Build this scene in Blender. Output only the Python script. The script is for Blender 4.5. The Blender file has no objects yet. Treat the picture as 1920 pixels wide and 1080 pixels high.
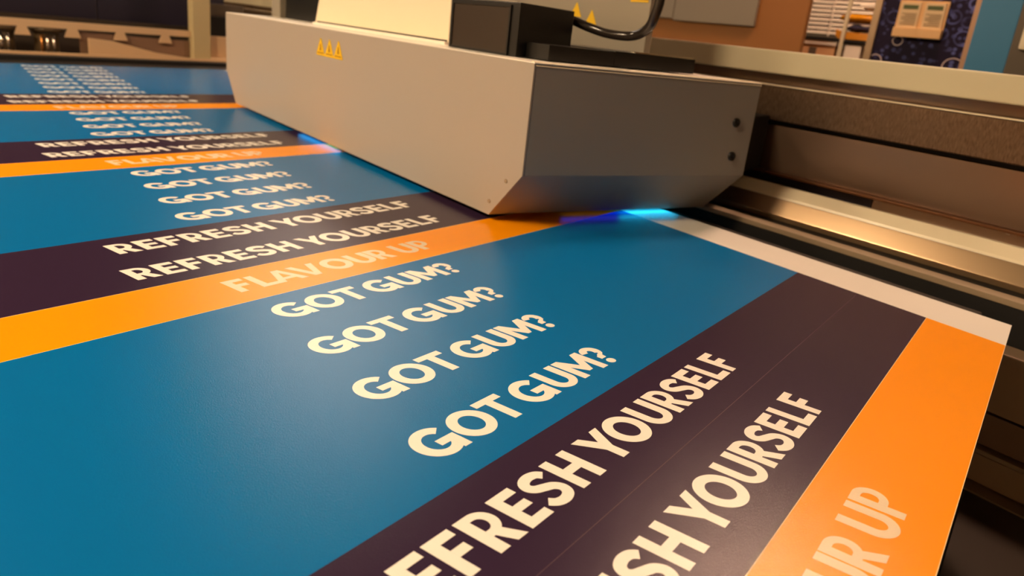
import bpy, bmesh, math, random
from mathutils import Vector, Matrix
random.seed(4)
sc = bpy.context.scene
C = sc.collection

# ------------------------------------------------------------------ camera
S = 0.35                                   # camera height over the print, metres
cd = bpy.data.cameras.new('camera'); cam = bpy.data.objects.new('camera', cd); C.objects.link(cam)
cd.sensor_width = 36.0; cd.lens = 1066.68 / 1920 * 36.0
cd.shift_x = -46.42 / 1920; cd.shift_y = -221.38 / 1920
cd.clip_start = 0.01; cd.clip_end = 60
r0 = (0.6879959651695179, -0.7168448976402985, 0.11311474102668054)
r1 = (-0.09184255906698471, -0.24061844596022233, -0.9662648228139691)
r2 = (0.7198795012045334, 0.6543975520971608, -0.23138138981938827)
M = Matrix((r0, tuple(-a for a in r1), tuple(-a for a in r2))).transposed().to_4x4()
M.translation = (0, 0, S)
cam.matrix_world = M
cd.dof.use_dof = True; cd.dof.focus_distance = 0.60; cd.dof.aperture_fstop = 5.0
sc.camera = cam

# ------------------------------------------------------------------ view, world
vs = sc.view_settings
vs.view_transform = 'Standard'; vs.look = 'None'; vs.gamma = 1.0; vs.exposure = 1.08; vs.use_curve_mapping = False
w = bpy.data.worlds.new('world'); sc.world = w; w.use_nodes = True
w.node_tree.nodes['Background'].inputs[0].default_value = (1.0, 0.72, 0.45, 1)
w.node_tree.nodes['Background'].inputs[1].default_value = 0.02
LAMP = 46.0                                # strength of the feed side ceiling lamps
LCOL = (1.0, 0.735, 0.465)

# ------------------------------------------------------------------ materials
def lin(c):
    return tuple(((v/255)/12.92 if v/255 <= .04045 else ((v/255+.055)/1.055)**2.4) for v in c)
def mat(name, col, rough=.5, metal=0., emis=None, es=0., srgb=True, spec=.5):
    m = bpy.data.materials.new(name); m.use_nodes = True
    b = m.node_tree.nodes['Principled BSDF']
    c = lin(col) if srgb else col
    b.inputs['Base Color'].default_value = (*c, 1)
    b.inputs['Roughness'].default_value = rough
    b.inputs['Metallic'].default_value = metal
    b.inputs['Specular IOR Level'].default_value = spec
    if emis:
        b.inputs['Emission Color'].default_value = (*emis, 1); b.inputs['Emission Strength'].default_value = es
    return m
def noise_bump(m, scale, strength, dist=.001, detail=2, stretch=None, rot=None):
    nt = m.node_tree; b = nt.nodes['Principled BSDF']
    tc = nt.nodes.new('ShaderNodeTexCoord'); mp = nt.nodes.new('ShaderNodeMapping')
    n = nt.nodes.new('ShaderNodeTexNoise'); bu = nt.nodes.new('ShaderNodeBump')
    n.inputs['Scale'].default_value = scale; n.inputs['Detail'].default_value = detail
    if stretch: mp.inputs['Scale'].default_value = stretch
    if rot: mp.inputs['Rotation'].default_value = rot
    bu.inputs['Strength'].default_value = strength; bu.inputs['Distance'].default_value = dist
    nt.links.new(tc.outputs['Object'], mp.inputs[0]); nt.links.new(mp.outputs[0], n.inputs['Vector'])
    nt.links.new(n.outputs[0], bu.inputs['Height']); nt.links.new(bu.outputs[0], b.inputs['Normal'])
    return n
def noise_rough(m, scale, lo, hi, stretch=None, rot=None):
    nt = m.node_tree; b = nt.nodes['Principled BSDF']
    tc = nt.nodes.new('ShaderNodeTexCoord'); mp = nt.nodes.new('ShaderNodeMapping')
    n = nt.nodes.new('ShaderNodeTexNoise'); mr = nt.nodes.new('ShaderNodeMapRange')
    n.inputs['Scale'].default_value = scale; n.inputs['Detail'].default_value = 4
    if stretch: mp.inputs['Scale'].default_value = stretch
    if rot: mp.inputs['Rotation'].default_value = rot
    mr.inputs['From Min'].default_value = .3; mr.inputs['From Max'].default_value = .7
    mr.inputs['To Min'].default_value = lo; mr.inputs['To Max'].default_value = hi
    nt.links.new(tc.outputs['Object'], mp.inputs[0]); nt.links.new(mp.outputs[0], n.inputs['Vector'])
    nt.links.new(n.outputs[0], mr.inputs[0]); nt.links.new(mr.outputs[0], b.inputs['Roughness'])

INK = dict(rough=.24, spec=.40)
m_white = mat('unprinted_board', (238, 234, 226), **INK)
m_blue = mat('ink_blue', (0, 108, 172), **INK)
m_purple = mat('ink_plum', (50, 33, 57), **INK)
m_orange = mat('ink_orange', (255, 156, 0), **INK)
m_cream = mat('ink_free_lettering', (246, 242, 232), **INK)
m_peach = mat('ink_pale_peach', (240, 218, 184), **INK)
m_hair = mat('hairline_gap', (250, 214, 160), **INK)
m_band = mat('banding_line', (120, 96, 96), **INK)
for m in (m_white, m_blue, m_purple, m_orange, m_cream, m_peach): noise_bump(m, 1100, .24, .0006, 3)
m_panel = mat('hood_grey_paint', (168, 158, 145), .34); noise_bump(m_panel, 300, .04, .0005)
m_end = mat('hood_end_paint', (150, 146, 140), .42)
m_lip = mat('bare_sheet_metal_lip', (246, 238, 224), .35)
m_cover = mat('cream_cover', (236, 222, 192), .45)
m_black = mat('black_plastic', (14, 13, 12), .38)
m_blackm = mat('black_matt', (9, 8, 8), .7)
m_brownblk = mat('smoked_panel', (52, 42, 34), .3)
m_yellow = mat('warning_yellow', (232, 188, 0), .4)
m_sym = mat('warning_symbol_dark', (150, 96, 10), .5)
m_beam = mat('beam_cream_paint', (212, 203, 172), .35)
m_brush = mat('brushed_metal', (150, 128, 108), .32, .85)
noise_bump(m_brush, 70, .3, .001, 6, (1, 30, 1.0), (.75, 0, 0))
nt = m_brush.node_tree; b = nt.nodes['Principled BSDF']; nn = [n for n in nt.nodes if n.type == 'TEX_NOISE'][0]
mr_ = nt.nodes.new('ShaderNodeMapRange'); mr_.inputs['From Min'].default_value = .42; mr_.inputs['From Max'].default_value = .62
mc = nt.nodes.new('ShaderNodeMix'); mc.data_type = 'RGBA'
mc.inputs['A'].default_value = (*lin((100, 82, 66)), 1); mc.inputs['B'].default_value = (*lin((146, 122, 100)), 1)
nt.links.new(nn.outputs[0], mr_.inputs[0]); nt.links.new(mr_.outputs[0], mc.inputs['Factor']); nt.links.new(mc.outputs['Result'], b.inputs['Base Color'])
m_brass = mat('polished_rail_metal', (160, 134, 104), .28, .8)
m_hilite = mat('edge_highlight_cream', (250, 236, 206), .3)  # pale cream that puts the edge highlights into the colour
m_base = mat('base_panel_paint', (158, 132, 106), .4)
m_base2 = mat('base_panel_dark', (124, 98, 76), .4)
m_grey = mat('grey_brown_panel', (134, 110, 92), .26, .5)
m_dkpan = mat('dark_panel', (58, 48, 40), .4)
m_bronze = mat('bronze_edge', (120, 78, 48), .35, .5)
m_belt = mat('black_belt', (16, 14, 13), .5)
m_strip = mat('dull_strip', (150, 132, 108), .5)
m_floor = mat('floor_vinyl', (92, 78, 64), .5)
m_wall = mat('wall_paint', (120, 96, 70), .8)
m_ceil = mat('ceiling_paint', (72, 60, 48), .9)
m_navy = mat('navy_door', (40, 36, 52), .35)
m_beige = mat('beige_frame_paint', (214, 180, 140), .45)
m_post = mat('post_paint', (196, 178, 134), .4)
m_rubber = mat('rubber_dark', (88, 70, 46), .35)
m_chrome = mat('chrome', (230, 220, 205), .12, 1.0)
m_copper_glint = mat('copper_glint', (214, 150, 80), .22, .9)
m_wood = mat('orange_wood', (142, 88, 26), .6)
n_ = noise_bump(m_wood, 6, .05, .002, 4, (1, 8, 1))
m_board = mat('grey_board', (128, 118, 102), .6)
m_blind = mat('blind_slat', (236, 214, 196), .5)
m_teal = mat('teal_panel', (40, 118, 162), .45)
m_cab = mat('cabinet_taupe', (92, 80, 66), .5)
m_wht = mat('white_plastic', (232, 222, 206), .4)
m_card = mat('cardboard', (206, 160, 112), .7)
m_amber = mat('amber_film', (236, 160, 22), .25)
m_amber2 = mat('amber_tray', (206, 136, 18), .4)
m_dknavy = mat('dark_blue_cloth', (36, 34, 64), .7)
m_kraft = mat('kraft_holder', (214, 172, 118), .6)
m_leaf = mat('leaflet_paper', (206, 180, 138), .6)
m_green = mat('leaflet_green', (74, 84, 40), .6)
m_ink = mat('leaflet_text', (120, 96, 70), .7)
m_pframe = mat('poster_frame_rose', (168, 132, 104), .35, .2)
m_ring = mat('poster_ring_print', (196, 176, 176), .6)
m_steel = mat('steel_frame', (150, 128, 104), .35, .6)
m_silver = mat('silver_cabinet', (150, 142, 128), .3, .1)
m_lamp = mat('lamp_diffuser', (255, 240, 220), .5, emis=LCOL, es=LAMP)
m_lampa = mat('lamp_diffuser_warm', (255, 236, 216), .5, emis=(1.0, .60, .40), es=60.)
m_lampb = mat('light_ceiling_panel', (255, 240, 220), .5, emis=(1.0, .82, .66), es=2.5)
m_fillc = mat('fill_diffuser_back', (255, 240, 220), .5, emis=LCOL, es=30.)
m_house = mat('lamp_housing', (220, 214, 204), .5)
m_uv = mat('uv_emitter', (60, 160, 255), .4, emis=(.02, .42, 1.0), es=1.7)

# dark poster print with bubbles
m_bub = mat('bubble_poster', (30, 22, 44), .55, spec=.15)
nt = m_bub.node_tree; b = nt.nodes['Principled BSDF']
tc = nt.nodes.new('ShaderNodeTexCoord')
def ringlayer(scale, r, wd, seed):
    mp = nt.nodes.new('ShaderNodeMapping'); mp.inputs['Location'].default_value = (seed, seed*1.7, seed*.3)
    vo = nt.nodes.new('ShaderNodeTexVoronoi'); vo.inputs['Scale'].default_value = scale
    s = nt.nodes.new('ShaderNodeMath'); s.operation = 'SUBTRACT'; s.inputs[1].default_value = r
    a = nt.nodes.new('ShaderNodeMath'); a.operation = 'ABSOLUTE'
    d = nt.nodes.new('ShaderNodeMapRange'); d.inputs['From Min'].default_value = 0; d.inputs['From Max'].default_value = wd
    d.inputs['To Min'].default_value = 1; d.inputs['To Max'].default_value = 0
    nt.links.new(tc.outputs['Object'], mp.inputs[0]); nt.links.new(mp.outputs[0], vo.inputs['Vector'])
    nt.links.new(vo.outputs['Distance'], s.inputs[0]); nt.links.new(s.outputs[0], a.inputs[0]); nt.links.new(a.outputs[0], d.inputs[0])
    return d.outputs[0]
mx = nt.nodes.new('ShaderNodeMath'); mx.operation = 'MAXIMUM'
nt.links.new(ringlayer(42, .22, .2, 1.3), mx.inputs[0]); nt.links.new(ringlayer(11, .3, .05, 4.1), mx.inputs[1])
no = nt.nodes.new('ShaderNodeTexNoise'); no.inputs['Scale'].default_value = 14
nt.links.new(tc.outputs['Object'], no.inputs['Vector'])
mu = nt.nodes.new('ShaderNodeMath'); mu.operation = 'MULTIPLY'
mr_ = nt.nodes.new('ShaderNodeMapRange'); mr_.inputs['From Min'].default_value = .36; mr_.inputs['From Max'].default_value = .66
nt.links.new(no.outputs[0], mr_.inputs[0]); nt.links.new(mx.outputs[0], mu.inputs[0]); nt.links.new(mr_.outputs[0], mu.inputs[1])
mixc = nt.nodes.new('ShaderNodeMix'); mixc.data_type = 'RGBA'
mixc.inputs['A'].default_value = (*lin((24, 13, 40)), 1); mixc.inputs['B'].default_value = (*lin((96, 104, 168)), 1)
nt.links.new(mu.outputs[0], mixc.inputs['Factor']); nt.links.new(mixc.outputs['Result'], b.inputs['Base Color'])

# ------------------------------------------------------------------ mesh helpers
WL = {}
def put(o, parent=None):
    C.objects.link(o)
    if parent is not None: o.parent = parent
    return o
def tag(o, label=None, cat=None, group=None, kind=None):
    if label: o['label'] = label
    if cat: o['category'] = cat
    if group: o['group'] = group
    if kind: o['kind'] = kind
    return o
def thing(name, loc, label=None, cat=None, group=None, kind=None):
    o = bpy.data.objects.new(name, None); o.empty_display_size = .05; o.location = loc
    put(o); WL[o.name] = Vector(loc); return tag(o, label, cat, group, kind)
def mk(name, bm, m, parent=None, smooth=False, base=None):
    """link a bmesh built in world coordinates as one object"""
    if parent is not None: off = WL[parent.name]
    elif base is not None: off = Vector(base)
    else:
        lo = [min(v.co[i] for v in bm.verts) for i in range(3)]; hi = [max(v.co[i] for v in bm.verts) for i in range(3)]
        off = Vector(((lo[0]+hi[0])/2, (lo[1]+hi[1])/2, lo[2]))
    bmesh.ops.translate(bm, verts=bm.verts, vec=-off)
    me = bpy.data.meshes.new(name); bm.to_mesh(me); bm.free()
    for mm in (m if isinstance(m, (list, tuple)) else [m]): me.materials.append(mm)
    if smooth:
        for p in me.polygons: p.use_smooth = True
    o = bpy.data.objects.new(name, me)
    if parent is None: o.location = off
    put(o, parent); WL[o.name] = off
    return o
def NB(): return bmesh.new()
def add_box(bm, x0, x1, y0, y1, z0, z1, bev=0., mi=0):
    r = bmesh.ops.create_cube(bm, size=1.0)
    vs_ = r['verts']
    for v in vs_:
        v.co = Vector(((x0+x1)/2+v.co.x*(x1-x0), (y0+y1)/2+v.co.y*(y1-y0), (z0+z1)/2+v.co.z*(z1-z0)))
    fs = list({f for v in vs_ for f in v.link_faces})
    for f in fs: f.material_index = mi
    if bev > 0:
        es = list({e for v in vs_ for e in v.link_edges})
        r = bmesh.ops.bevel(bm, geom=es, offset=bev, segments=2, profile=.7, affect='EDGES')
        for f in r['faces']: f.material_index = mi
    return bm
def box(*a, **k): return add_box(NB(), *a, **k)
def loft(bm, A, B, mi=0):
    """closed prism between two equal polygons (lists of 3d points)"""
    a = [bm.verts.new(p) for p in A]; c = [bm.verts.new(p) for p in B]; n = len(A); fs = []
    fs.append(bm.faces.new(a)); fs.append(bm.faces.new(list(reversed(c))))
    for i in range(n):
        j = (i+1) % n; fs.append(bm.faces.new([a[j], a[i], c[i], c[j]]))
    for f in fs: f.material_index = mi
    bmesh.ops.recalc_face_normals(bm, faces=fs)
    return bm
def prof_y(prof, y0, y1):
    return loft(NB(), [(x, y0, z) for x, z in prof], [(x, y1, z) for x, z in prof])
def bevel_all(bm, off, seg=2, ang=.5):
    es = [e for e in bm.edges if len(e.link_faces) == 2 and e.calc_face_angle(0) > ang]
    bmesh.ops.bevel(bm, geom=es, offset=off, segments=seg, profile=.7, affect='EDGES'); return bm
def lathe(bm, prof, cx, cy, cz, axis='z', seg=24):
    rings = []
    for r, h in prof:
        ring = []
        for k in range(seg):
            a = 2*math.pi*k/seg; u, v = r*math.cos(a), r*math.sin(a)
            p = {'z': (cx+u, cy+v, cz+h), 'x': (cx+h, cy+u, cz+v), 'y': (cx+u, cy+h, cz+v)}[axis]
            ring.append(bm.verts.new(p))
        rings.append(ring)
    for a, c in zip(rings, rings[1:]):
        for k in range(seg):
            bm.faces.new([a[k], a[(k+1) % seg], c[(k+1) % seg], c[k]])
    bm.faces.new(rings[0]); bm.faces.new(rings[-1])
    bmesh.ops.recalc_face_normals(bm, faces=bm.faces); return bm
def tube(bm, pts, r, seg=12, sub=6):
    P = [Vector(p) for p in pts]; out = []
    for i in range(len(P)-1):
        p0 = P[max(i-1, 0)]; p1 = P[i]; p2 = P[i+1]; p3 = P[min(i+2, len(P)-1)]
        for k in range(sub):
            t = k/sub
            out.append(.5*((2*p1)+(p2-p0)*t+(2*p0-5*p1+4*p2-p3)*t*t+(3*p1-p0-3*p2+p3)*t**3))
    out.append(P[-1]); rings = []; up = Vector((0, 0, 1))
    for i, p in enumerate(out):
        d = (out[min(i+1, len(out)-1)]-out[max(i-1, 0)]).normalized()
        if abs(d.dot(up)) > .95: up = Vector((1, 0, 0))
        s = d.cross(up).normalized(); u = s.cross(d).normalized(); up = u
        rings.append([bm.verts.new(p+r*(math.cos(2*math.pi*k/seg)*s+math.sin(2*math.pi*k/seg)*u)) for k in range(seg)])
    for a, c in zip(rings, rings[1:]):
        for k in range(seg): bm.faces.new([a[k], a[(k+1) % seg], c[(k+1) % seg], c[k]])
    bm.faces.new(rings[0]); bm.faces.new(rings[-1]); bmesh.ops.recalc_face_normals(bm, faces=bm.faces); return bm

# ------------------------------------------------------------------ room
X0, X1, Y0, Y1, ZF, ZC = -3.6, 6.0, -3.2, 7.6, -.90, 2.40
def struct(name, bm, m, base=None):
    o = mk(name, bm, m, base=base); o['kind'] = 'structure'; return o
struct('floor', box(X0-.1, X1+.1, Y0-.1, Y1+.1, ZF-.1, ZF), m_floor)
struct('ceiling', box(X0-.1, X1+.1, Y0-.1, Y1+.1, ZC, ZC+.1), m_ceil)
struct('wall_left', box(X0-.1, X0, Y0, Y1, ZF, ZC), mat('pale_wall_paint', (214, 196, 168), .8))
struct('wall_front', box(X0, X1, Y0-.1, Y0, ZF, ZC), m_wall)
struct('wall_back', box(X0, X1, Y1, Y1+.1, ZF, ZC), mat('brown_wall_paint', (92, 74, 56), .8))
# right wall with a window opening
bm = NB(); wy0, wy1, wz0, wz1 = .95, 2.3, .56, 1.75
add_box(bm, X1, X1+.1, Y0, Y1, ZF, wz0); add_box(bm, X1, X1+.1, Y0, Y1, wz1, ZC)
add_box(bm, X1, X1+.1, Y0, wy0, wz0, wz1); add_box(bm, X1, X1+.1, wy1, Y1, wz0, wz1)
struct('wall_right', bm, m_wall)
win = thing('window_1', (X1+.05, (wy0+wy1)/2, wz0), kind='structure')
bm = NB(); t = .05
add_box(bm, X1+.02, X1+.08, wy0, wy1, wz0, wz0+t); add_box(bm, X1+.02, X1+.08, wy0, wy1, wz1-t, wz1)
add_box(bm, X1+.02, X1+.08, wy0, wy0+t, wz0+t, wz1-t); add_box(bm, X1+.02, X1+.08, wy1-t, wy1, wz0+t, wz1-t)
mk('window_frame', bm, m_wht, win)
mg = mat('night_glass', (20, 24, 34), .05)
mk('pane', box(X1+.045, X1+.055, wy0+t, wy1-t, wz0+t, wz1-t), mg, win)

# ceiling lamps: housing and the diffuser that gives the light
lamps = [(5.0, .7, .33, .33, m_fillc, 'small square fill lamp added on the ceiling beyond the gantry to brighten the blinds'),  # added fill light for the blinds and partition, no known source
         (-2.4, 2.8, .33, .33, m_lamp, 'square fill lamp added on the ceiling to brighten the pale side wall'),  # added to brighten the side wall that the metal faces reflect
         (2.35, .52, .21, .21, m_lampa, 'square warm ceiling lamp over the near end of the gantry'),
         (2.1, 4.3, .6, 1.35, m_lampb, 'large soft ceiling panel over the far part of the printer'),
         (-1.7, 1.0, .33, .33, m_lamp, 'square ceiling lamp over the feed side, nearer the camera'),
         (-1.7, 4.3, .33, .33, m_lamp, 'square ceiling lamp over the feed side, farther from the camera')]
for x, y, a, c, ml, lb in lamps:
    L = thing('ceiling_lamp', (x, y, ZC), lb, 'lamp', 'ceiling lamp panels')
    bm = NB()
    add_box(bm, x-a, x+a, y-c, y-c+.03, ZC-.05, ZC-.001); add_box(bm, x-a, x+a, y+c-.03, y+c, ZC-.05, ZC-.001)
    add_box(bm, x-a, x-a+.03, y-c+.03, y+c-.03, ZC-.05, ZC-.001); add_box(bm, x+a-.03, x+a, y-c+.03, y+c-.03, ZC-.05, ZC-.001)
    mk('lamp_frame', bm, m_house, L)
    mk('diffuser', box(x-a+.03, x+a-.03, y-c+.03, y+c-.03, ZC-.04, ZC-.02), ml, L)

# ------------------------------------------------------------------ printed board
CAP = .114
class Piece(list): pass
def seg_quad(out, x0, y0, x1, y1): out.append([(x0, y0), (x1, y0), (x1, y1), (x0, y1)])
def arc(cx, cy, rx, ry, a0, a1, wx, wy, n=22):
    """quads of an elliptic ring piece: outer radii rx, ry, thickness wx, wy"""
    out = []
    for k in range(n):
        q = []
        for a in (a0+(a1-a0)*k/n, a0+(a1-a0)*(k+1)/n):
            c, s = math.cos(math.radians(a)), math.sin(math.radians(a))
            q.append(((cx+rx*c, cy+ry*s), (cx+(rx-wx)*c, cy+(ry-wy)*s)))
        p_ = Piece([q[0][0], q[1][0], q[1][1], q[0][1]]); p_.arc = (cx, cy); out.append(p_)
    return out
def stroke(pts, wd, sub=7):
    """quads of a smooth pen stroke through pts"""
    P = [Vector(p) for p in pts]; c = []
    for i in range(len(P)-1):
        p0 = P[max(i-1, 0)]; p1 = P[i]; p2 = P[i+1]; p3 = P[min(i+2, len(P)-1)]
        for k in range(sub):
            t = k/sub
            c.append(.5*((2*p1)+(p2-p0)*t+(2*p0-5*p1+4*p2-p3)*t*t+(3*p1-p0-3*p2+p3)*t**3))
    c.append(P[-1]); L = []; R = []
    for i, p in enumerate(c):
        d = (c[min(i+1, len(c)-1)]-c[max(i-1, 0)]).normalized(); n = Vector((-d.y, d.x))
        L.append(tuple(p+n*wd/2)); R.append(tuple(p-n*wd/2))
    out = []
    for i in range(len(c)-1):
        q = Piece([L[i], L[i+1], R[i+1], R[i]]); q.arc = tuple(pts[0]); out.append(q)
    return out
W_, H_ = .232, .200
def glyph(ch):
    o = []; R = lambda *a: seg_quad(o, *a)
    if ch == 'E': w = .585; R(0, 0, W_, 1); R(W_, 0, w, H_); R(W_, 1-H_, w, 1); R(W_, .41, w-.04, .41+H_*.95)
    elif ch == 'F': w = .57; R(0, 0, W_, 1); R(W_, 1-H_, w, 1); R(W_, .40, w-.05, .40+H_)
    elif ch == 'L': w = .60; R(0, 0, W_, 1); R(W_, 0, w, H_)
    elif ch == 'H': w = .765; R(0, 0, W_, 1); R(w-W_, 0, w, 1); R(W_, .41, w-W_, .41+H_)
    elif ch == 'T': w = .77; R(0, 1-H_, w, 1); R(w/2-W_/2, 0, w/2+W_/2, 1-H_)
    elif ch == 'O': w = .99; o += arc(w/2, .5, w/2, .522, 0, 360, .243, .222, 48)
    elif ch == 'U': w = .785; R(0, .37, W_, 1); R(w-W_, .37, w, 1); o += arc(w/2, .37, w/2, .39, 180, 360, W_, .2, 24)
    elif ch in 'PR':
        w = .66 if ch == 'R' else .64; bw = .64 if ch == 'R' else w; lo = .335
        hc = (1+lo)/2; hr = (1-lo)/2
        R(0, 0, W_, 1); R(W_, 1-.168, bw-hr, 1); R(W_, lo, bw-hr, lo+.168)
        o += arc(bw-hr, hc, hr, hr, -90, 90, .19, .168, 18)
        if ch == 'R': o.append([(.25, lo+.06), (.47, lo+.10), (w+.015, 0), (w-.235, 0)])
    elif ch == 'S':
        w = .69
        o += stroke([(.625, .775), (.53, .885), (.355, .922), (.185, .865), (.118, .735), (.185, .610), (.345, .530), (.505, .445), (.578, .300),
                     (.520, .150), (.345, .078), (.165, .115), (.055, .235)], .212)
    elif ch == 'Y':
        w = .88; c = w/2
        o.append([(0, 1), (.245, 1), (c+.04, .58), (c-W_/2, .38)]); o.append([(w, 1), (c+W_/2, .38), (c-.04, .58), (w-.245, 1)])
        R(c-W_/2, 0, c+W_/2, .44); o.append([(c-W_/2, .40), (c+W_/2, .40), (c+W_/2, .66), (c, .62)]); o[-1] = [(c-W_/2, .40), (c+W_/2, .40), (c+.06, .62), (c-.06, .62)]
    elif ch == 'A':
        w = .955; c = w/2
        o.append([(0, 0), (.225, 0), (c+.01, .80), (c-.115, 1)]); o.append([(w, 0), (c+.115, 1), (c-.01, .80), (w-.225, 0)])
        o.append([(c-.115, 1), (c-.01, .78), (c+.01, .78), (c+.115, 1)])
        R(.22, .19, w-.22, .19+.165)
    elif ch == 'V':
        w = .93; c = w/2
        o.append([(0, 1), (c-.115, 0), (c+.01, .22), (.23, 1)]); o.append([(w, 1), (w-.23, 1), (c-.01, .22), (c+.115, 0)])
        o.append([(c-.115, 0), (c+.115, 0), (c+.01, .23), (c-.01, .23)])
    elif ch == 'M':
        w = 1.04; c = w/2
        R(0, 0, W_, 1); R(w-W_, 0, w, 1)
        o.append([(0, 1), (.235, 1), (c+.04, .42), (c-.07, .16)]); o.append([(w, 1), (c+.07, .16), (c-.04, .42), (w-.235, 1)])
        o.append([(c-.07, .16), (c+.07, .16), (c+.04, .40), (c-.04, .40)])
    elif ch == 'G':
        w = .955; cx = .50
        o += arc(cx, .5, .50, .522, 42, 338, .243, .222, 44)
        R(.48, .325, w, .325+.205); R(.755, 0, w, .34)
        o.append([(.68, .06), (.80, .10), (.80, .34), (.70, .34)])
    elif ch == '?':
        w = .62
        o += arc(.31, .715, .30, .305, -38, 168, .215, .195, 22)
        o.append([(.36, .52), (.50, .66), (.56, .53), (.41, .43)]); R(.205, .31, .40, .47)
        o.append([(.205, .45), (.40, .31), (.43, .45), (.36, .56)])
        o += arc(.30, .108, .128, .125, 0, 360, .127, .124, 20)
    return o, w
# left foot of every letter, in units of the camera height (the lettering leans back)
GOT = list(zip('GOTGUM?', [.738, .852, .965, 1.076, 1.196, 1.293, 1.412]))
REF = list(zip('REFRESHYOURSELF', [.442, .532, .612, .691, .781, .860, .951, 1.072, 1.165, 1.287, 1.387, 1.473, 1.563, 1.645, 1.728]))
FLA = list(zip('FLAVOURUP', [.689, .767, .825, .921, 1.035, 1.156, 1.250, 1.371, 1.469]))
def write(bm, spec, base, mi, z):
    for ch, x0 in spec:
        quads, w_ = glyph(ch); lev = 0; last = None
        for q in quads:
            key = getattr(q, 'arc', None)
            if key is None or key != last: lev += 1     # every stroke of a letter a hair above the one before
            last = key; zz = z+lev*1.2e-5
            vsx = []
            for gx, gy in q:
                X = (x0 + gx*CAP - .305*gy*CAP)*S; Y = (base+gy*CAP)*S
                vsx.append(bm.verts.new((X, Y, zz)))
            f = bm.faces.new(vsx); f.material_index = mi
            f.normal_update()
            if f.normal.z < 0: f.normal_flip()
bm = NB()
XL, XP, XR = -.62, 2.8825*S, 3.165*S
YA, YB = -.0249*S, 8.815*S
add_box(bm, XL, XR, YA, YB, -.003, 0, mi=0)
bounds = [(-.0249, .250, 3), (.250, .797, 2), (.797, 1.876, 1), (1.876, 2.149, 3), (2.149, 2.693, 2), (2.693, 3.784, 1), (3.784, 4.062, 3),
          (4.062, 4.607, 2), (4.607, 5.69, 1), (5.69, 5.97, 3), (5.97, 6.533, 2), (6.533, 8.815, 1)]
def flat(bm, x0, x1, y0, y1, z, mi):
    f = bm.faces.new([bm.verts.new(p) for p in ((x0, y0, z), (x1, y0, z), (x1, y1, z), (x0, y1, z))]); f.material_index = mi
for a, c, mi in bounds:
    e = .0006 if mi == 3 else 0
    flat(bm, XL+.0005, XP, a*S+e, c*S-e, .0001, mi)
    if mi == 3:
        flat(bm, XL+.0005, XP, a*S, a*S+.0006, .0001, 6); flat(bm, XL+.0005, XP, c*S-.0006, c*S, .0001, 6)
flat(bm, XL+.01, 1.0, .524*S-.00012, .524*S+.00012, .00015, 7)
for k in range(4):
    p = k*1.905
    if k: 
        write(bm, FLA, [0, 1.957, 3.866, 5.775][k], 5, .0002)
    else: write(bm, FLA, .057, 5, .0002)
    bR = [.331, 2.228, 4.145, 6.06][k]
    write(bm, REF, bR, 4, .0002); write(bm, REF, bR+.272, 4, .0002)
    bG = [.877, 2.770, 4.680, 6.60][k]
    for j in range(8 if k == 3 else 4): write(bm, GOT, bG+j*(.271 if k < 3 else .278), 4, .0002)
bmesh.ops.recalc_face_normals(bm, faces=[f for f in bm.faces if f.material_index == 0])
for f in bm.faces:
    if f.material_index and f.normal.z < 0: f.normal_flip()
sheet = mk('printed_board', bm, [m_white, m_blue, m_purple, m_orange, m_cream, m_peach, m_hair, m_band])
tag(sheet, 'long glossy board printed with blue, plum and orange stripes and cream lettering', 'printed board')

# ------------------------------------------------------------------ conveyor under the board
tb = thing('conveyor_table', (.3, 1.6, ZF), 'black conveyor belt table carrying the printed board, seen past its edges', 'conveyor')
mk('belt', box(-.68, 1.135, .03, 3.24, -.012, -.0032, bev=.002), m_belt, tb)
mk('table_frame', box(-.66, 1.12, .06, 3.2, -.12, -.0125), m_dkpan, tb)
for x in (-.6, .4, 1.06):
    for y in (.12, 3.1): mk('leg', box(x-.03, x+.03, y-.03, y+.03, ZF, -.1205), m_dkpan, tb)

# ------------------------------------------------------------------ printer base (below the gantry, seen past the near edge of the board)
pb = thing('machine_cabinet', (1.3, 1.2, ZF), 'dark lower body of the printer with stepped side panels under the gantry', 'machine body')
YN, YFAR = -.95, 3.26
mk('body', box(1.24, 2.2, YN, YFAR, ZF, -.012), m_blackm, pb)
mk('upper_panel', bevel_all(prof_y([(1.2, -.19), (1.2, -.082), (1.2395, -.078), (1.2395, -.19)], YN, YFAR), .002), m_base, pb)
mk('middle_panel', bevel_all(prof_y([(1.205, -.255), (1.205, -.197), (1.2395, -.197), (1.2395, -.255)], YN, YFAR), .002), m_base2, pb)
mk('edge_rail', bevel_all(prof_y([(1.19, -.266), (1.19, -.258), (1.2395, -.258), (1.2395, -.266)], YN, YFAR), .002), m_strip, pb)
mk('lower_panel', bevel_all(prof_y([(1.2, -.324), (1.2, -.272), (1.2395, -.272), (1.2395, -.324)], YN, YFAR), .002), m_base, pb)
mk('tray_edge', box(1.17, 1.2395, YN, YFAR, -.330, -.3265), m_strip, pb)
mk('tray', box(.2, 1.2395, YN, -.02, -.350, -.3305), m_dkpan, pb)

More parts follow.
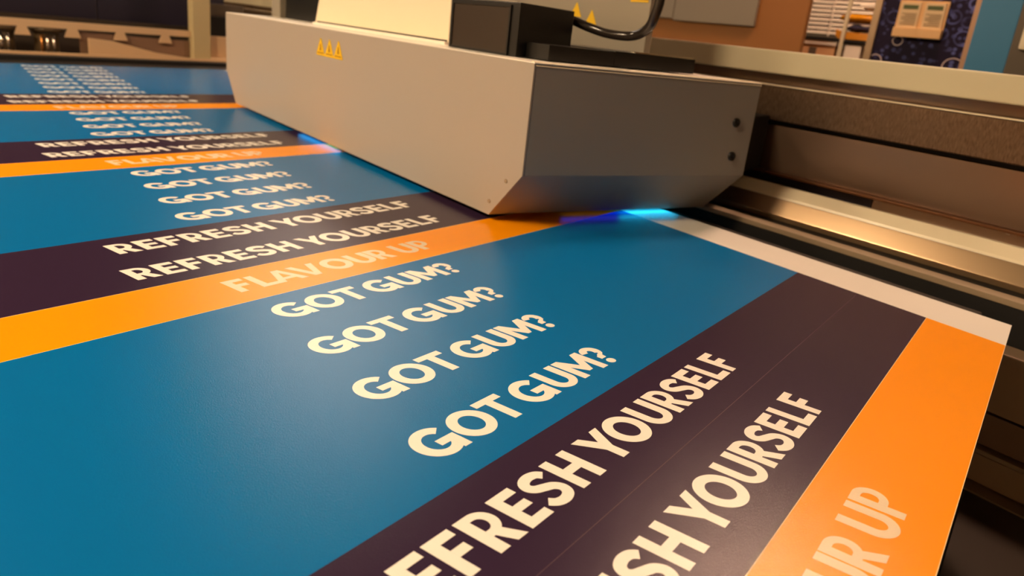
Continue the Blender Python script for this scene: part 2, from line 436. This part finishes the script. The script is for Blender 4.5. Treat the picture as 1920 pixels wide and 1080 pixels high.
# ------------------------------------------------------------------ gantry
ga = thing('printer_gantry', (1.5, 1.2, 0), 'long metal gantry with cream beam, brushed face and polished rail behind the print carriage', 'gantry')
GY0, GY1 = -1.2, 4.9
mk('guide_strip', bevel_all(prof_y([(1.242, -.0115), (1.242, .0), (1.275, .0), (1.275, -.0115)], GY0, GY1), .002), m_strip, ga)
mk('rail', bevel_all(prof_y([(1.345, -.0115), (1.345, .001), (1.366, .036), (1.402, .036), (1.402, -.0115)], GY0, GY1), .0015, 2), m_brass, ga)
mk('rail_glint_cap', bevel_all(prof_y([(1.3695, .0365), (1.3715, .0405), (1.393, .0612), (1.402, .0615), (1.402, .0365)], GY0, GY1), .001, 2), m_hilite, ga)  # top of the metal rail, its glint painted as pale cream
mk('rail_bead', prof_y([(1.3645, .0364), (1.3655, .0385), (1.3675, .0385), (1.3685, .0364)], GY0, GY1), m_hilite, ga)
mk('channel', prof_y([(1.4025, -.0115), (1.4025, .022), (1.545, .022), (1.545, .0615), (1.56, .0615), (1.56, -.0115)], GY0, GY1), mat('channel_paint', (206, 180, 156), .4), ga)
mk('navy_insert', box(1.535, 1.5445, .30, .66, .0225, .060), m_navy, ga)  # dark navy length set against the channel's back wall
mk('edge_lip', bevel_all(prof_y([(1.500, .062), (1.500, .068), (1.56, .068), (1.56, .062)], GY0, GY1), .0015), m_bronze, ga)
mk('recessed_panel', bevel_all(prof_y([(1.520, .0685), (1.512, .19), (1.56, .19), (1.56, .0685)], GY0, GY1), .002), m_grey, ga)
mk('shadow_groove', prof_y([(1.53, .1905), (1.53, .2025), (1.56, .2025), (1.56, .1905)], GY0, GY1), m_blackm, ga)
mk('brushed_face', bevel_all(prof_y([(1.49, .203), (1.482, .290), (1.56, .290), (1.56, .203)], GY0, GY1), .004, 3), m_brush, ga)
mk('face_edge_highlight', bevel_all(prof_y([(1.477, .2905), (1.477, .2935), (1.500, .2935), (1.500, .2905)], GY0, GY1), .0008), m_hilite, ga)  # light strip painted in as the highlight along the brushed face's top edge
mk('upper_groove', prof_y([(1.503, .2905), (1.497, .3205), (1.56, .3205), (1.56, .2905)], GY0, GY1), m_grey, ga)
mk('beam', bevel_all(prof_y([(1.45, .321), (1.45, .378), (1.56, .378), (1.56, .321)], GY0, GY1), .006, 4), m_beam, ga)
mk('gantry_core', box(1.5605, 2.15, GY0, GY1, -.0115, .374), m_dkpan, ga)
for y in (.565, .29, .04):
    b_ = NB(); lathe(b_, [(.004, 0), (.0055, .002), (.0055, .0064)], 1.522, y, .0555, 'z', 14)
    mk('screw', b_, m_chrome, ga, True)

# ------------------------------------------------------------------ carriage
ca = thing('print_carriage', (.95, 1.3, .012), 'large grey metal hood of the print carriage riding over the printed board', 'print carriage')
XA, XB = .698, 1.183
SH = (.479-.668)                                           # the near end runs back at a slant
near = [(.668, .301), (.668, .106), (.744, .012)]
far = [(2.02, .012), (2.103, .115), (2.105, .301)]
def sl(x, y):  # shift of the near end with depth
    return y+SH*(x-XA)/(XB-XA)
def hood_loft(x0, x1, inset=0.):
    A = [(x0, sl(x0, y)+inset, z) for y, z in near]+[(x0, y-inset, z) for y, z in far]
    B = [(x1, sl(x1, y)+inset, z) for y, z in near]+[(x1, y-inset, z) for y, z in far]
    return loft(NB(), A, B)
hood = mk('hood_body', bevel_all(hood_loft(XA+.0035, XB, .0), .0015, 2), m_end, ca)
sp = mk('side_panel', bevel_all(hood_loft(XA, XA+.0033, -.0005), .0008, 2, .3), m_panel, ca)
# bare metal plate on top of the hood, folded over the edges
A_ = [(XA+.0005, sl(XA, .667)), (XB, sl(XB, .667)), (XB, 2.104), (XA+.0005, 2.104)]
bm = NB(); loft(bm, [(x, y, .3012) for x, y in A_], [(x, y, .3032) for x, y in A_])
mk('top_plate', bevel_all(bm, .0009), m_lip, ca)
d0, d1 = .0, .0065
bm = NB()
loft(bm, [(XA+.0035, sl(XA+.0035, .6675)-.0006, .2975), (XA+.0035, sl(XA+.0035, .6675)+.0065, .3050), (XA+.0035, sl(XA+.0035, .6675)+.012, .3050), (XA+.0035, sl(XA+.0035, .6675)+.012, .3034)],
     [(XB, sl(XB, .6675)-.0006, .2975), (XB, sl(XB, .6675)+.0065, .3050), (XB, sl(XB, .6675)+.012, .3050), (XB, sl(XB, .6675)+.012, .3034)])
mk('end_lip', bm, m_hilite, ca)
# bolts on the end face
nx, ny = -.3631, -.9317
for (x, y, z) in ((1.1367, .4969, .2191), (1.1414, .4951, .1479)):
    b_ = NB(); lathe(b_, [(.0095, -.002), (.0095, .003), (.0075, .0045), (.004, .0045), (.0035, .002)], 0, 0, 0, 'z', 20)
    q = Vector((0, 0, 1)).rotation_difference(Vector((nx, ny, 0)))
    bmesh.ops.transform(b_, matrix=Matrix.Translation((x, y, z)) @ q.to_matrix().to_4x4(), verts=b_.verts)
    mk('bolt', b_, m_black, ca, True)
for (y, z) in ((.706, .087), (.745, .038)):
    b_ = NB(); lathe(b_, [(.0038, .0005), (.0038, -.0008), (.0030, -.0012), (.0020, -.0004)], XA, y, z, 'x', 16)
    mk('screw', b_, m_strip, ca, True)
# warning triangles
for y in (1.427, 1.380, 1.334):
    a = .0225; z0 = .236; h = .041; x = XA-.0011
    bm = NB()
    loft(bm, [(x, y-a, z0), (x, y+a, z0), (x, y+.002, z0+h), (x, y-.002, z0+h)], [(x+.0006, y-a, z0), (x+.0006, y+a, z0), (x+.0006, y+.002, z0+h), (x+.0006, y-.002, z0+h)])
    lb = mk('warning_label', bm, m_yellow, ca)
    bm = NB()
    loft(bm, [(x-.0002, y-.004, z0+.010), (x-.0002, y+.004, z0+.010), (x-.0002, y+.0015, z0+.027), (x-.0002, y-.0015, z0+.027)],
         [(x, y-.004, z0+.010), (x, y+.004, z0+.010), (x, y+.0015, z0+.027), (x, y-.0015, z0+.027)])
    add_box(bm, x-.0002, x, y-.016, y+.016, z0+.003, z0+.0055)
    mk('symbol', bm, m_sym, lb)
mk('label_strip', box(XA-.0009, XA-.0002, 1.312, 1.448, .2335, .2385), m_yellow, ca)
# black box with recessed panel
bb = mk('control_box', bevel_all(box(.752, .905, .770, .972, .3035, .402), .002, 2), m_black, ca)
bm = NB(); y0, y1, z0, z1 = .795, .960, .3085, .392
add_box(bm, .7505, .7518, y0, y1, z0, z1, 0)
mk('inset_panel', bm, m_brownblk, bb)
bm = NB(); f = .004
add_box(bm, .7485, .7518, y0-f, y1+f, z1, z1+f); add_box(bm, .7485, .7518, y0-f, y1+f, z0-f, z0)
add_box(bm, .7485, .7518, y0-f, y0, z0, z1); add_box(bm, .7485, .7518, y1, y1+f, z0, z1)
mk('inset_frame', bm, m_black, bb)
# black deck on top of the hood along the slanted end
bm = NB()
P_ = [(.78, sl(.78, .668)+.072), (1.09, sl(1.09, .668)+.072), (1.09, 1.4), (.905, 1.4), (.905, .768), (.78, .768)]
P_ = [(.908, sl(.908, .668)+.072), (1.09, sl(1.09, .668)+.072), (1.09, 1.4), (.908, 1.4)]
loft(bm, [(x, y, .3055) for x, y in P_], [(x, y, .335) for x, y in P_])
mk('black_deck', bevel_all(bm, .001), m_black, ca)
bm = NB(); P_ = [(.776, sl(.776, .668)+.072), (.9075, sl(.9075, .668)+.072), (.9075, .7685), (.776, .7685)]
loft(bm, [(x, y, .3055) for x, y in P_], [(x, y, .333) for x, y in P_])
mk('deck_step', bm, m_black, ca)
bm = NB(); P_ = [(.95, sl(.95, .668)+.0725), (1.089, sl(1.089, .668)+.0725), (1.089, sl(1.089, .668)+.084), (.95, sl(.95, .668)+.084)]
loft(bm, [(x, y, .3352) for x, y in P_], [(x, y, .3375) for x, y in P_])
mk('deck_edge_highlight', bm, m_chrome, ca)  # chrome strip added as the highlight line on the deck's edge
# pale cover
A = [(1.035, .3035), (1.678, .3035), (1.640, .420), (1.035, .420)]
bm = loft(NB(), [(.80, y, z) for y, z in A], [(1.0, y, z) for y, z in A]); bevel_all(bm, .004, 3)
cv = mk('pale_cover', bm, m_cover, ca)
mk('cover_foot', box(.790, .7995, 1.035, 1.668, .3035, .310), m_lip, cv)
mk('cover_groove', box(.7985, .7998, 1.04, 1.66, .3105, .3135), m_blackm, cv)
mk('rear_housing', bevel_all(box(.86, 1.15, 1.76, 2.02, .3035, .44), .003), m_black, ca)
mk('silver_block', bevel_all(box(.845, .90, 2.03, 2.098, .3036, .44), .002), m_silver, ca)
# grey gearbox panel with stickers behind the deck
rp = mk('motor_cover', bevel_all(box(1.12, 1.145, .735, 1.35, .3035, .62), .003), m_silver, ca)
# arm that ties the hood to the gantry
mk('carriage_arm', bevel_all(box(1.1835, 1.478, .56, 1.7, .075, .215), .004), m_blackm, ca)
def tri(bm, x, y, z, a, h):
    loft(bm, [(x-.0008, y-a, z), (x-.0008, y+a, z), (x-.0008, y+.001, z+h), (x-.0008, y-.001, z+h)], [(x, y-a, z), (x, y+a, z), (x, y+.001, z+h), (x, y-.001, z+h)])
for (y, z) in ((.948, .402), (.898, .386)):
    bm = NB(); tri(bm, 1.1195, y, z, .018, .034); mk('warning_label', bm, m_yellow, rp)
mk('warning_label', box(1.1187, 1.1195, .742, .79, .445, .475), m_yellow, rp)
mk('label_bar', box(1.1183, 1.1187, .744, .788, .450, .453), m_sym, rp)
# glowing curing lamps under the hood
for (x0, x1, y0, y1) in ((.712, .728, 1.36, 1.58),):
    mk('curing_lamp', box(x0, x1, y0, y1, .0085, .0118), m_uv, ca)
for (u0, u1, me_) in ((.86, .985, mat('uv_emitter_violet', (60, 120, 255), .4, emis=(.05, .06, 1.0), es=1.3)), (.99, 1.13, mat('uv_emitter_cyan', (60, 200, 255), .4, emis=(.02, .60, 1.0), es=2.2))):
    bm = NB(); P_ = [(u0, sl(u0, .744)+.008), (u1, sl(u1, .744)+.008), (u1, sl(u1, .744)+.022), (u0, sl(u0, .744)+.022)]
    loft(bm, [(x, y, .0108) for x, y in P_], [(x, y, .0118) for x, y in P_])
    mk('curing_lamp', bm, me_, ca)

# hose
bm = tube(NB(), [(.9055, .84, .392), (.925, .80, .387), (.945, .757, .374), (.955, .714, .366), (.96, .662, .367), (.955, .627, .382), (.95, .611, .407), (.95, .605, .45), (.96, .62, .56)], .0095, 14)
mk('hose', bm, mat('glossy_hose', (44, 38, 34), .14), ca, True)

# ------------------------------------------------------------------ far end of the printer
ef = thing('end_frame', (.6, 3.4, ZF), 'beige metal end frame with cut-out slots beyond the far edge of the printed board', 'machine frame')
EY = 3.30
mk('front_ledge', bevel_all(box(-1.2, 1.235, EY-.03, EY+.04, -.02, .012), .002), m_blackm, ef)
mk('ledge_edge', bevel_all(box(-1.2, 1.235, EY+.0405, EY+.055, -.02, .024), .002), m_beige, ef)
mk('recess_back', box(-1.2, 1.20, 3.62, 3.64, -.3, .17), m_dkpan, ef)
mk('recess_floor', box(-1.2, 1.20, EY+.056, 3.6195, -.03, -.01), m_dkpan, ef)
# slotted plate: header + teeth between the slots
bm = NB(); yp0, yp1 = 3.40, 3.412
add_box(bm, -1.2, .957, yp0, yp1, .128, .160)
edges = [(.290, .312), (.462, .498), (.638, .672), (.826, .862)]
edges = [(-.17, -.13), (-.02, .02), (.130, .165), (.285, .316), (.456, .492), (.639, .672), (.826, .860)]
for a, c in edges:
    loft(bm, [(a, yp0, .1285), (c, yp0, .1285), (c+.012, yp0, .090), (a-.012, yp0, .090)], [(a, yp1, .1285), (c, yp1, .1285), (c+.012, yp1, .090), (a-.012, yp1, .090)])
mk('slotted_plate', bm, m_beige, ef)
# sloping gusset
bm = NB(); G_ = [(.526, .012), (.526, .094), (.62, .086), (.80, .04), (.957, .02), (.957, .012)]
loft(bm, [(x, 3.372, z) for x, z in G_], [(x, 3.392, z) for x, z in G_])
mk('gusset', bevel_all(bm, .002), m_beige, ef)
bm = NB(); G_ = [(.50, .012), (.957, .012), (.957, .106), (.80, .108), (.70, .112), (.50, .122)]
loft(bm, [(x, 3.42, z) for x, z in G_], [(x, 3.43, z) for x, z in G_])
mk('inner_plate', bm, mat('inner_plate_paint', (140, 108, 84), .5), ef)
mk('end_post', bevel_all(box(.958, 1.04, 3.36, 3.44, -.03, .75), .004), m_post, ef)
mk('side_sheet', bevel_all(box(1.041, 1.235, 3.40, 3.42, -.03, .142), .003), m_beige, ef)
mk('black_window', bevel_all(box(1.041, 1.235, 3.41, 3.46, .1425, .245), .003), m_black, ef)
mk('upper_sheet', bevel_all(box(1.041, 1.235, 3.44, 3.46, .2455, .31), .003), m_cab, ef)
mk('side_ledge', bevel_all(box(1.041, 1.235, 3.35, 3.399, -.03, .03), .003), m_beige, ef)
mk('end_leg', box(.97, 1.03, 3.37, 3.43, ZF, -.0305), m_post, ef)
mk('end_leg', box(-1.1, -1.04, 3.37, 3.43, ZF, -.0305), m_post, ef)
for i, x in enumerate((.232, .386)):
    rl = thing('feed_roller', (x, 3.375, -.0095), ('dark spool-shaped roller standing in the slots at the left edge of the photo', 'dark spool-shaped roller with copper and chrome rods as its glints, second from the left edge')[i], 'roller', 'rollers in the end frame')
    b_ = NB(); lathe(b_, [(.040, .112), (.062, .118), (.066, .128), (.062, .136), (.03, .138)], x, 3.46, -.0095, 'z', 28)
    mk('cap', b_, m_rubber, rl, True)
    b_ = NB(); lathe(b_, [(.045, .0), (.045, .1115)], x, 3.46, -.0095, 'z', 28)
    mk('core', b_, m_rubber, rl, False)
    for dx, mm in ((-.022, m_copper_glint), (-.002, m_chrome), (.020, m_chrome)):  # thin metal rods stand in for orange and white glints on the core
        b_ = NB(); lathe(b_, [(.005, .01), (.005, .105)], x+dx, 3.413, -.0095, 'z', 12); mk('glint_rod', b_, mm, rl, True)
# navy doors behind
for k, (a, c) in enumerate(((-1.4, .628), (.632, 1.235))):
    d = mk('cabinet_door', bevel_all(box(a, c, 3.75, 3.79, .10, 1.3), .002), m_navy)
    tag(d, ('wide dark navy door panel standing behind the end frame, left of the seam', 'narrow dark navy door panel behind the end frame, right of the seam')[k], 'door panel', 'navy door panels')

# ------------------------------------------------------------------ room beyond the gantry
pt = thing('partition', (3.0, 2.2, ZF), 'orange-brown wooden partition standing behind the gantry', 'partition')
mk('panel', bevel_all(box(3.0, 3.04, 1.06, 3.3, ZF, 1.4), .003), m_wood, pt)
wb = thing('wall_board', (2.99, 1.6, .52), 'grey rectangular board with a vertical seam hung on the orange partition', 'board')
mk('board', box(2.975, 2.9995, 1.795, 2.6, .525, 1.2, bev=.002), m_board, wb)
mk('board', box(2.975, 2.9995, 1.31, 1.790, .515, 1.2, bev=.002), m_board, wb)
# blinds
bl = thing('window_blind', (5.9, 1.6, .6), 'pale venetian blind lowered over the window beside the partition', 'blind')
bm = NB()
for k in range(27):
    z = .66+k*.040
    loft(bm, [(5.88, .92, z), (5.88, 2.32, z), (5.883, 2.32, z+.002), (5.883, .92, z+.002)], [(5.905, .92, z+.032), (5.905, 2.32, z+.032), (5.908, 2.32, z+.030), (5.908, .92, z+.030)])
mk('slats', bm, m_blind, bl)
mk('bottom_rail', box(5.875, 5.91, .92, 2.32, .625, .65, bev=.003), m_cab, bl)
mk('headrail', box(5.875, 5.915, .92, 2.32, 1.745, 1.79), m_blind, bl)
for y in (1.25, 1.85): mk('ladder_cord', box(5.872, 5.8745, y-.006, y+.006, .64, 1.745), m_blind, bl)

# shelving rack
rk = thing('shelf_rack', (3.5, 1.0, ZF), 'light metal shelving rack with thin posts beyond the gantry beam', 'shelf')
for x in (3.42, 3.82):
    for y in (.75, 1.0, 1.38):
        if y == 1.0 and x > 3.5: continue
        mk('post', box(x-.009, x+.009, y-.009, y+.009, ZF, 1.3), m_steel if y != 1.0 else m_beam, rk)
mk('shelf', box(3.432, 3.84, .73, 1.40, .375, .39), m_steel, rk)
mk('shelf', box(3.432, 3.84, .73, 1.40, .498, .51), m_blackm, rk)
# things on the rack
b1 = thing('carton', (3.7, 1.12, .39), 'low pale carton with a printed front at the left end of the rack', 'box', 'cartons on the rack')
mk('carton_body', box(3.45, 3.72, 1.035, 1.24, .3905, .470, bev=.003), m_card, b1)
mk('lid', box(3.44, 3.73, 1.03, 1.245, .4705, .493, bev=.003), m_wht, b1)
mk('print_label', box(3.447, 3.4495, 1.13, 1.17, .41, .455), m_cab, b1)
b2 = mk('carton', box(3.445, 3.62, .905, .985, .3905, .480, bev=.003), m_wht); tag(b2, 'small white carton right of the thin light post', 'box', 'cartons on the rack')
b3 = mk('carton', box(3.445, 3.62, .80, .865, .3905, .478, bev=.003), m_card); tag(b3, 'small tan carton beside the steel poster frame', 'box', 'cartons on the rack')
# amber tray with dark cloth
tr = thing('amber_tray', (3.5, .94, .515), 'rounded amber plastic tray on the rack holding dark cloth', 'tray')
bm = NB(); A = [(.845, .5105), (1.03, .5105), (1.05, .53), (1.05, .562), (1.02, .55), (.86, .545), (.845, .55)]
loft(bm, [(3.445, y, z) for y, z in A], [(3.60, y, z) for y, z in A]); mk('tray_body', bevel_all(bm, .004), m_amber2, tr)
bm = NB(); bmesh.ops.create_icosphere(bm, subdivisions=3, radius=1)
for v in bm.verts:
    v.co = Vector((3.52+v.co.x*.06, .95+v.co.y*.085*(1+.15*math.sin(9*v.co.z)), .5735+v.co.z*.0195*(1+.3*math.sin(7*v.co.y))))
c1 = mk('folded_cloth', bm, m_dknavy, smooth=True); tag(c1, 'bundle of dark navy cloth lying in the amber tray', 'cloth')
bm = NB(); bmesh.ops.create_icosphere(bm, subdivisions=4, radius=1)
for v in bm.verts:
    k = 1+.07*math.sin(23*v.co.y+5*v.co.z)+.06*math.sin(31*v.co.x+17*v.co.z)
    v.co = Vector((3.52+v.co.x*.07, .945+v.co.y*.115*k, .627+v.co.z*.0235*k))
c2 = mk('amber_package', bm, m_amber, smooth=True); tag(c2, 'crinkled shiny amber film package on top of the dark cloth', 'package')
wp = mk('white_tray', bevel_all(loft(NB(), [(3.445, .80, .680), (3.445, .95, .680), (3.445, .96, .695), (3.445, .80, .705)], [(3.60, .80, .680), (3.60, .95, .680), (3.60, .96, .695), (3.60, .80, .705)]), .003), m_wht)
tag(wp, 'flat white tray lying over the amber package', 'tray')

# poster stand
ps = thing('poster_stand', (2.8, .5, ZF), 'tall dark poster of bubbles framed in a slim metal stand', 'poster stand')
mk('poster', box(2.80, 2.815, .372, .690, ZF+.1, 1.25), m_bub, ps)
for (y, z, rr) in ((.395, .408, .036), (.672, .405, .026), (.605, .492, .020)):
    bm = NB(); n = 40
    vo_ = [bm.verts.new((2.7996, y+rr*math.cos(2*math.pi*i/n), z+rr*math.sin(2*math.pi*i/n))) for i in range(n)]
    vi_ = [bm.verts.new((2.7996, y+(rr-.004)*math.cos(2*math.pi*i/n), z+(rr-.004)*math.sin(2*math.pi*i/n))) for i in range(n)]
    for i in range(n):
        if y+rr*math.cos(2*math.pi*(i+.5)/n) < .3725 or y+rr*math.cos(2*math.pi*(i+.5)/n) > .6895: continue
        j = (i+1) % n; bm.faces.new([vo_[i], vo_[j], vi_[j], vi_[i]])
    mk('printed_ring', bm, m_ring, ps)
mk('frame_side', bevel_all(box(2.785, 2.83, .6905, .718, ZF, 1.25), .002), m_steel, ps)
mk('frame_side', bevel_all(box(2.775, 2.83, .336, .3715, ZF, 1.25), .002), m_pframe, ps)
mk('frame_top', box(2.785, 2.83, .3715, .6905, 1.2505, 1.28), m_steel, ps)
lh = thing('leaflet_holder', (2.77, .54, .505), 'kraft double pocket holder with two leaflets on the bubble poster', 'leaflet holder')
mk('backing', box(2.788, 2.7995, .455, .626, .512, .655), m_kraft, lh)
for a, c in ((.545, .622), (.460, .537)):
    mk('pocket', box(2.765, 2.7875, a-.004, c+.004, .508, .545, bev=.002), m_kraft, lh)
for k, (a, c) in enumerate(((.549, .618), (.464, .533))):
    lf = thing('leaflet', (2.783, (a+c)/2, .5455), ('tan leaflet with a green heading in the left pocket', 'tan leaflet with a green heading in the right pocket')[k], 'leaflet', 'leaflets in the holder')
    mk('page', box(2.780, 2.7875, a, c, .5455, .647), m_leaf, lf)
    bm = NB()
    add_box(bm, 2.7793, 2.7798, a+.008, c-.008, .620, .636)
    mk('heading', bm, m_green, lf)
    bm = NB()
    for j in range(7): add_box(bm, 2.7793, 2.7798, a+.008, c-.008-(.012 if j % 3 == 2 else 0), .556+j*.0075, .5585+j*.0075)
    mk('text_lines', bm, m_ink, lf)
# teal panel and pale cabinet
tp = mk('teal_panel', bevel_all(box(2.60, 2.63, .217, .333, ZF, 1.3), .002), m_teal); tag(tp, 'tall teal panel standing right of the bubble poster', 'panel')
wc = thing('side_cabinet', (2.3, 0, ZF), 'taupe cabinet with a cream upper door at the right edge of the photo', 'cabinet')
mk('body', bevel_all(box(2.22, 2.55, -.5, .185, ZF, 1.2), .003), m_cab, wc)
mk('door', box(2.198, 2.2195, -.45, .166, .465, 1.18, bev=.008), m_cover, wc)
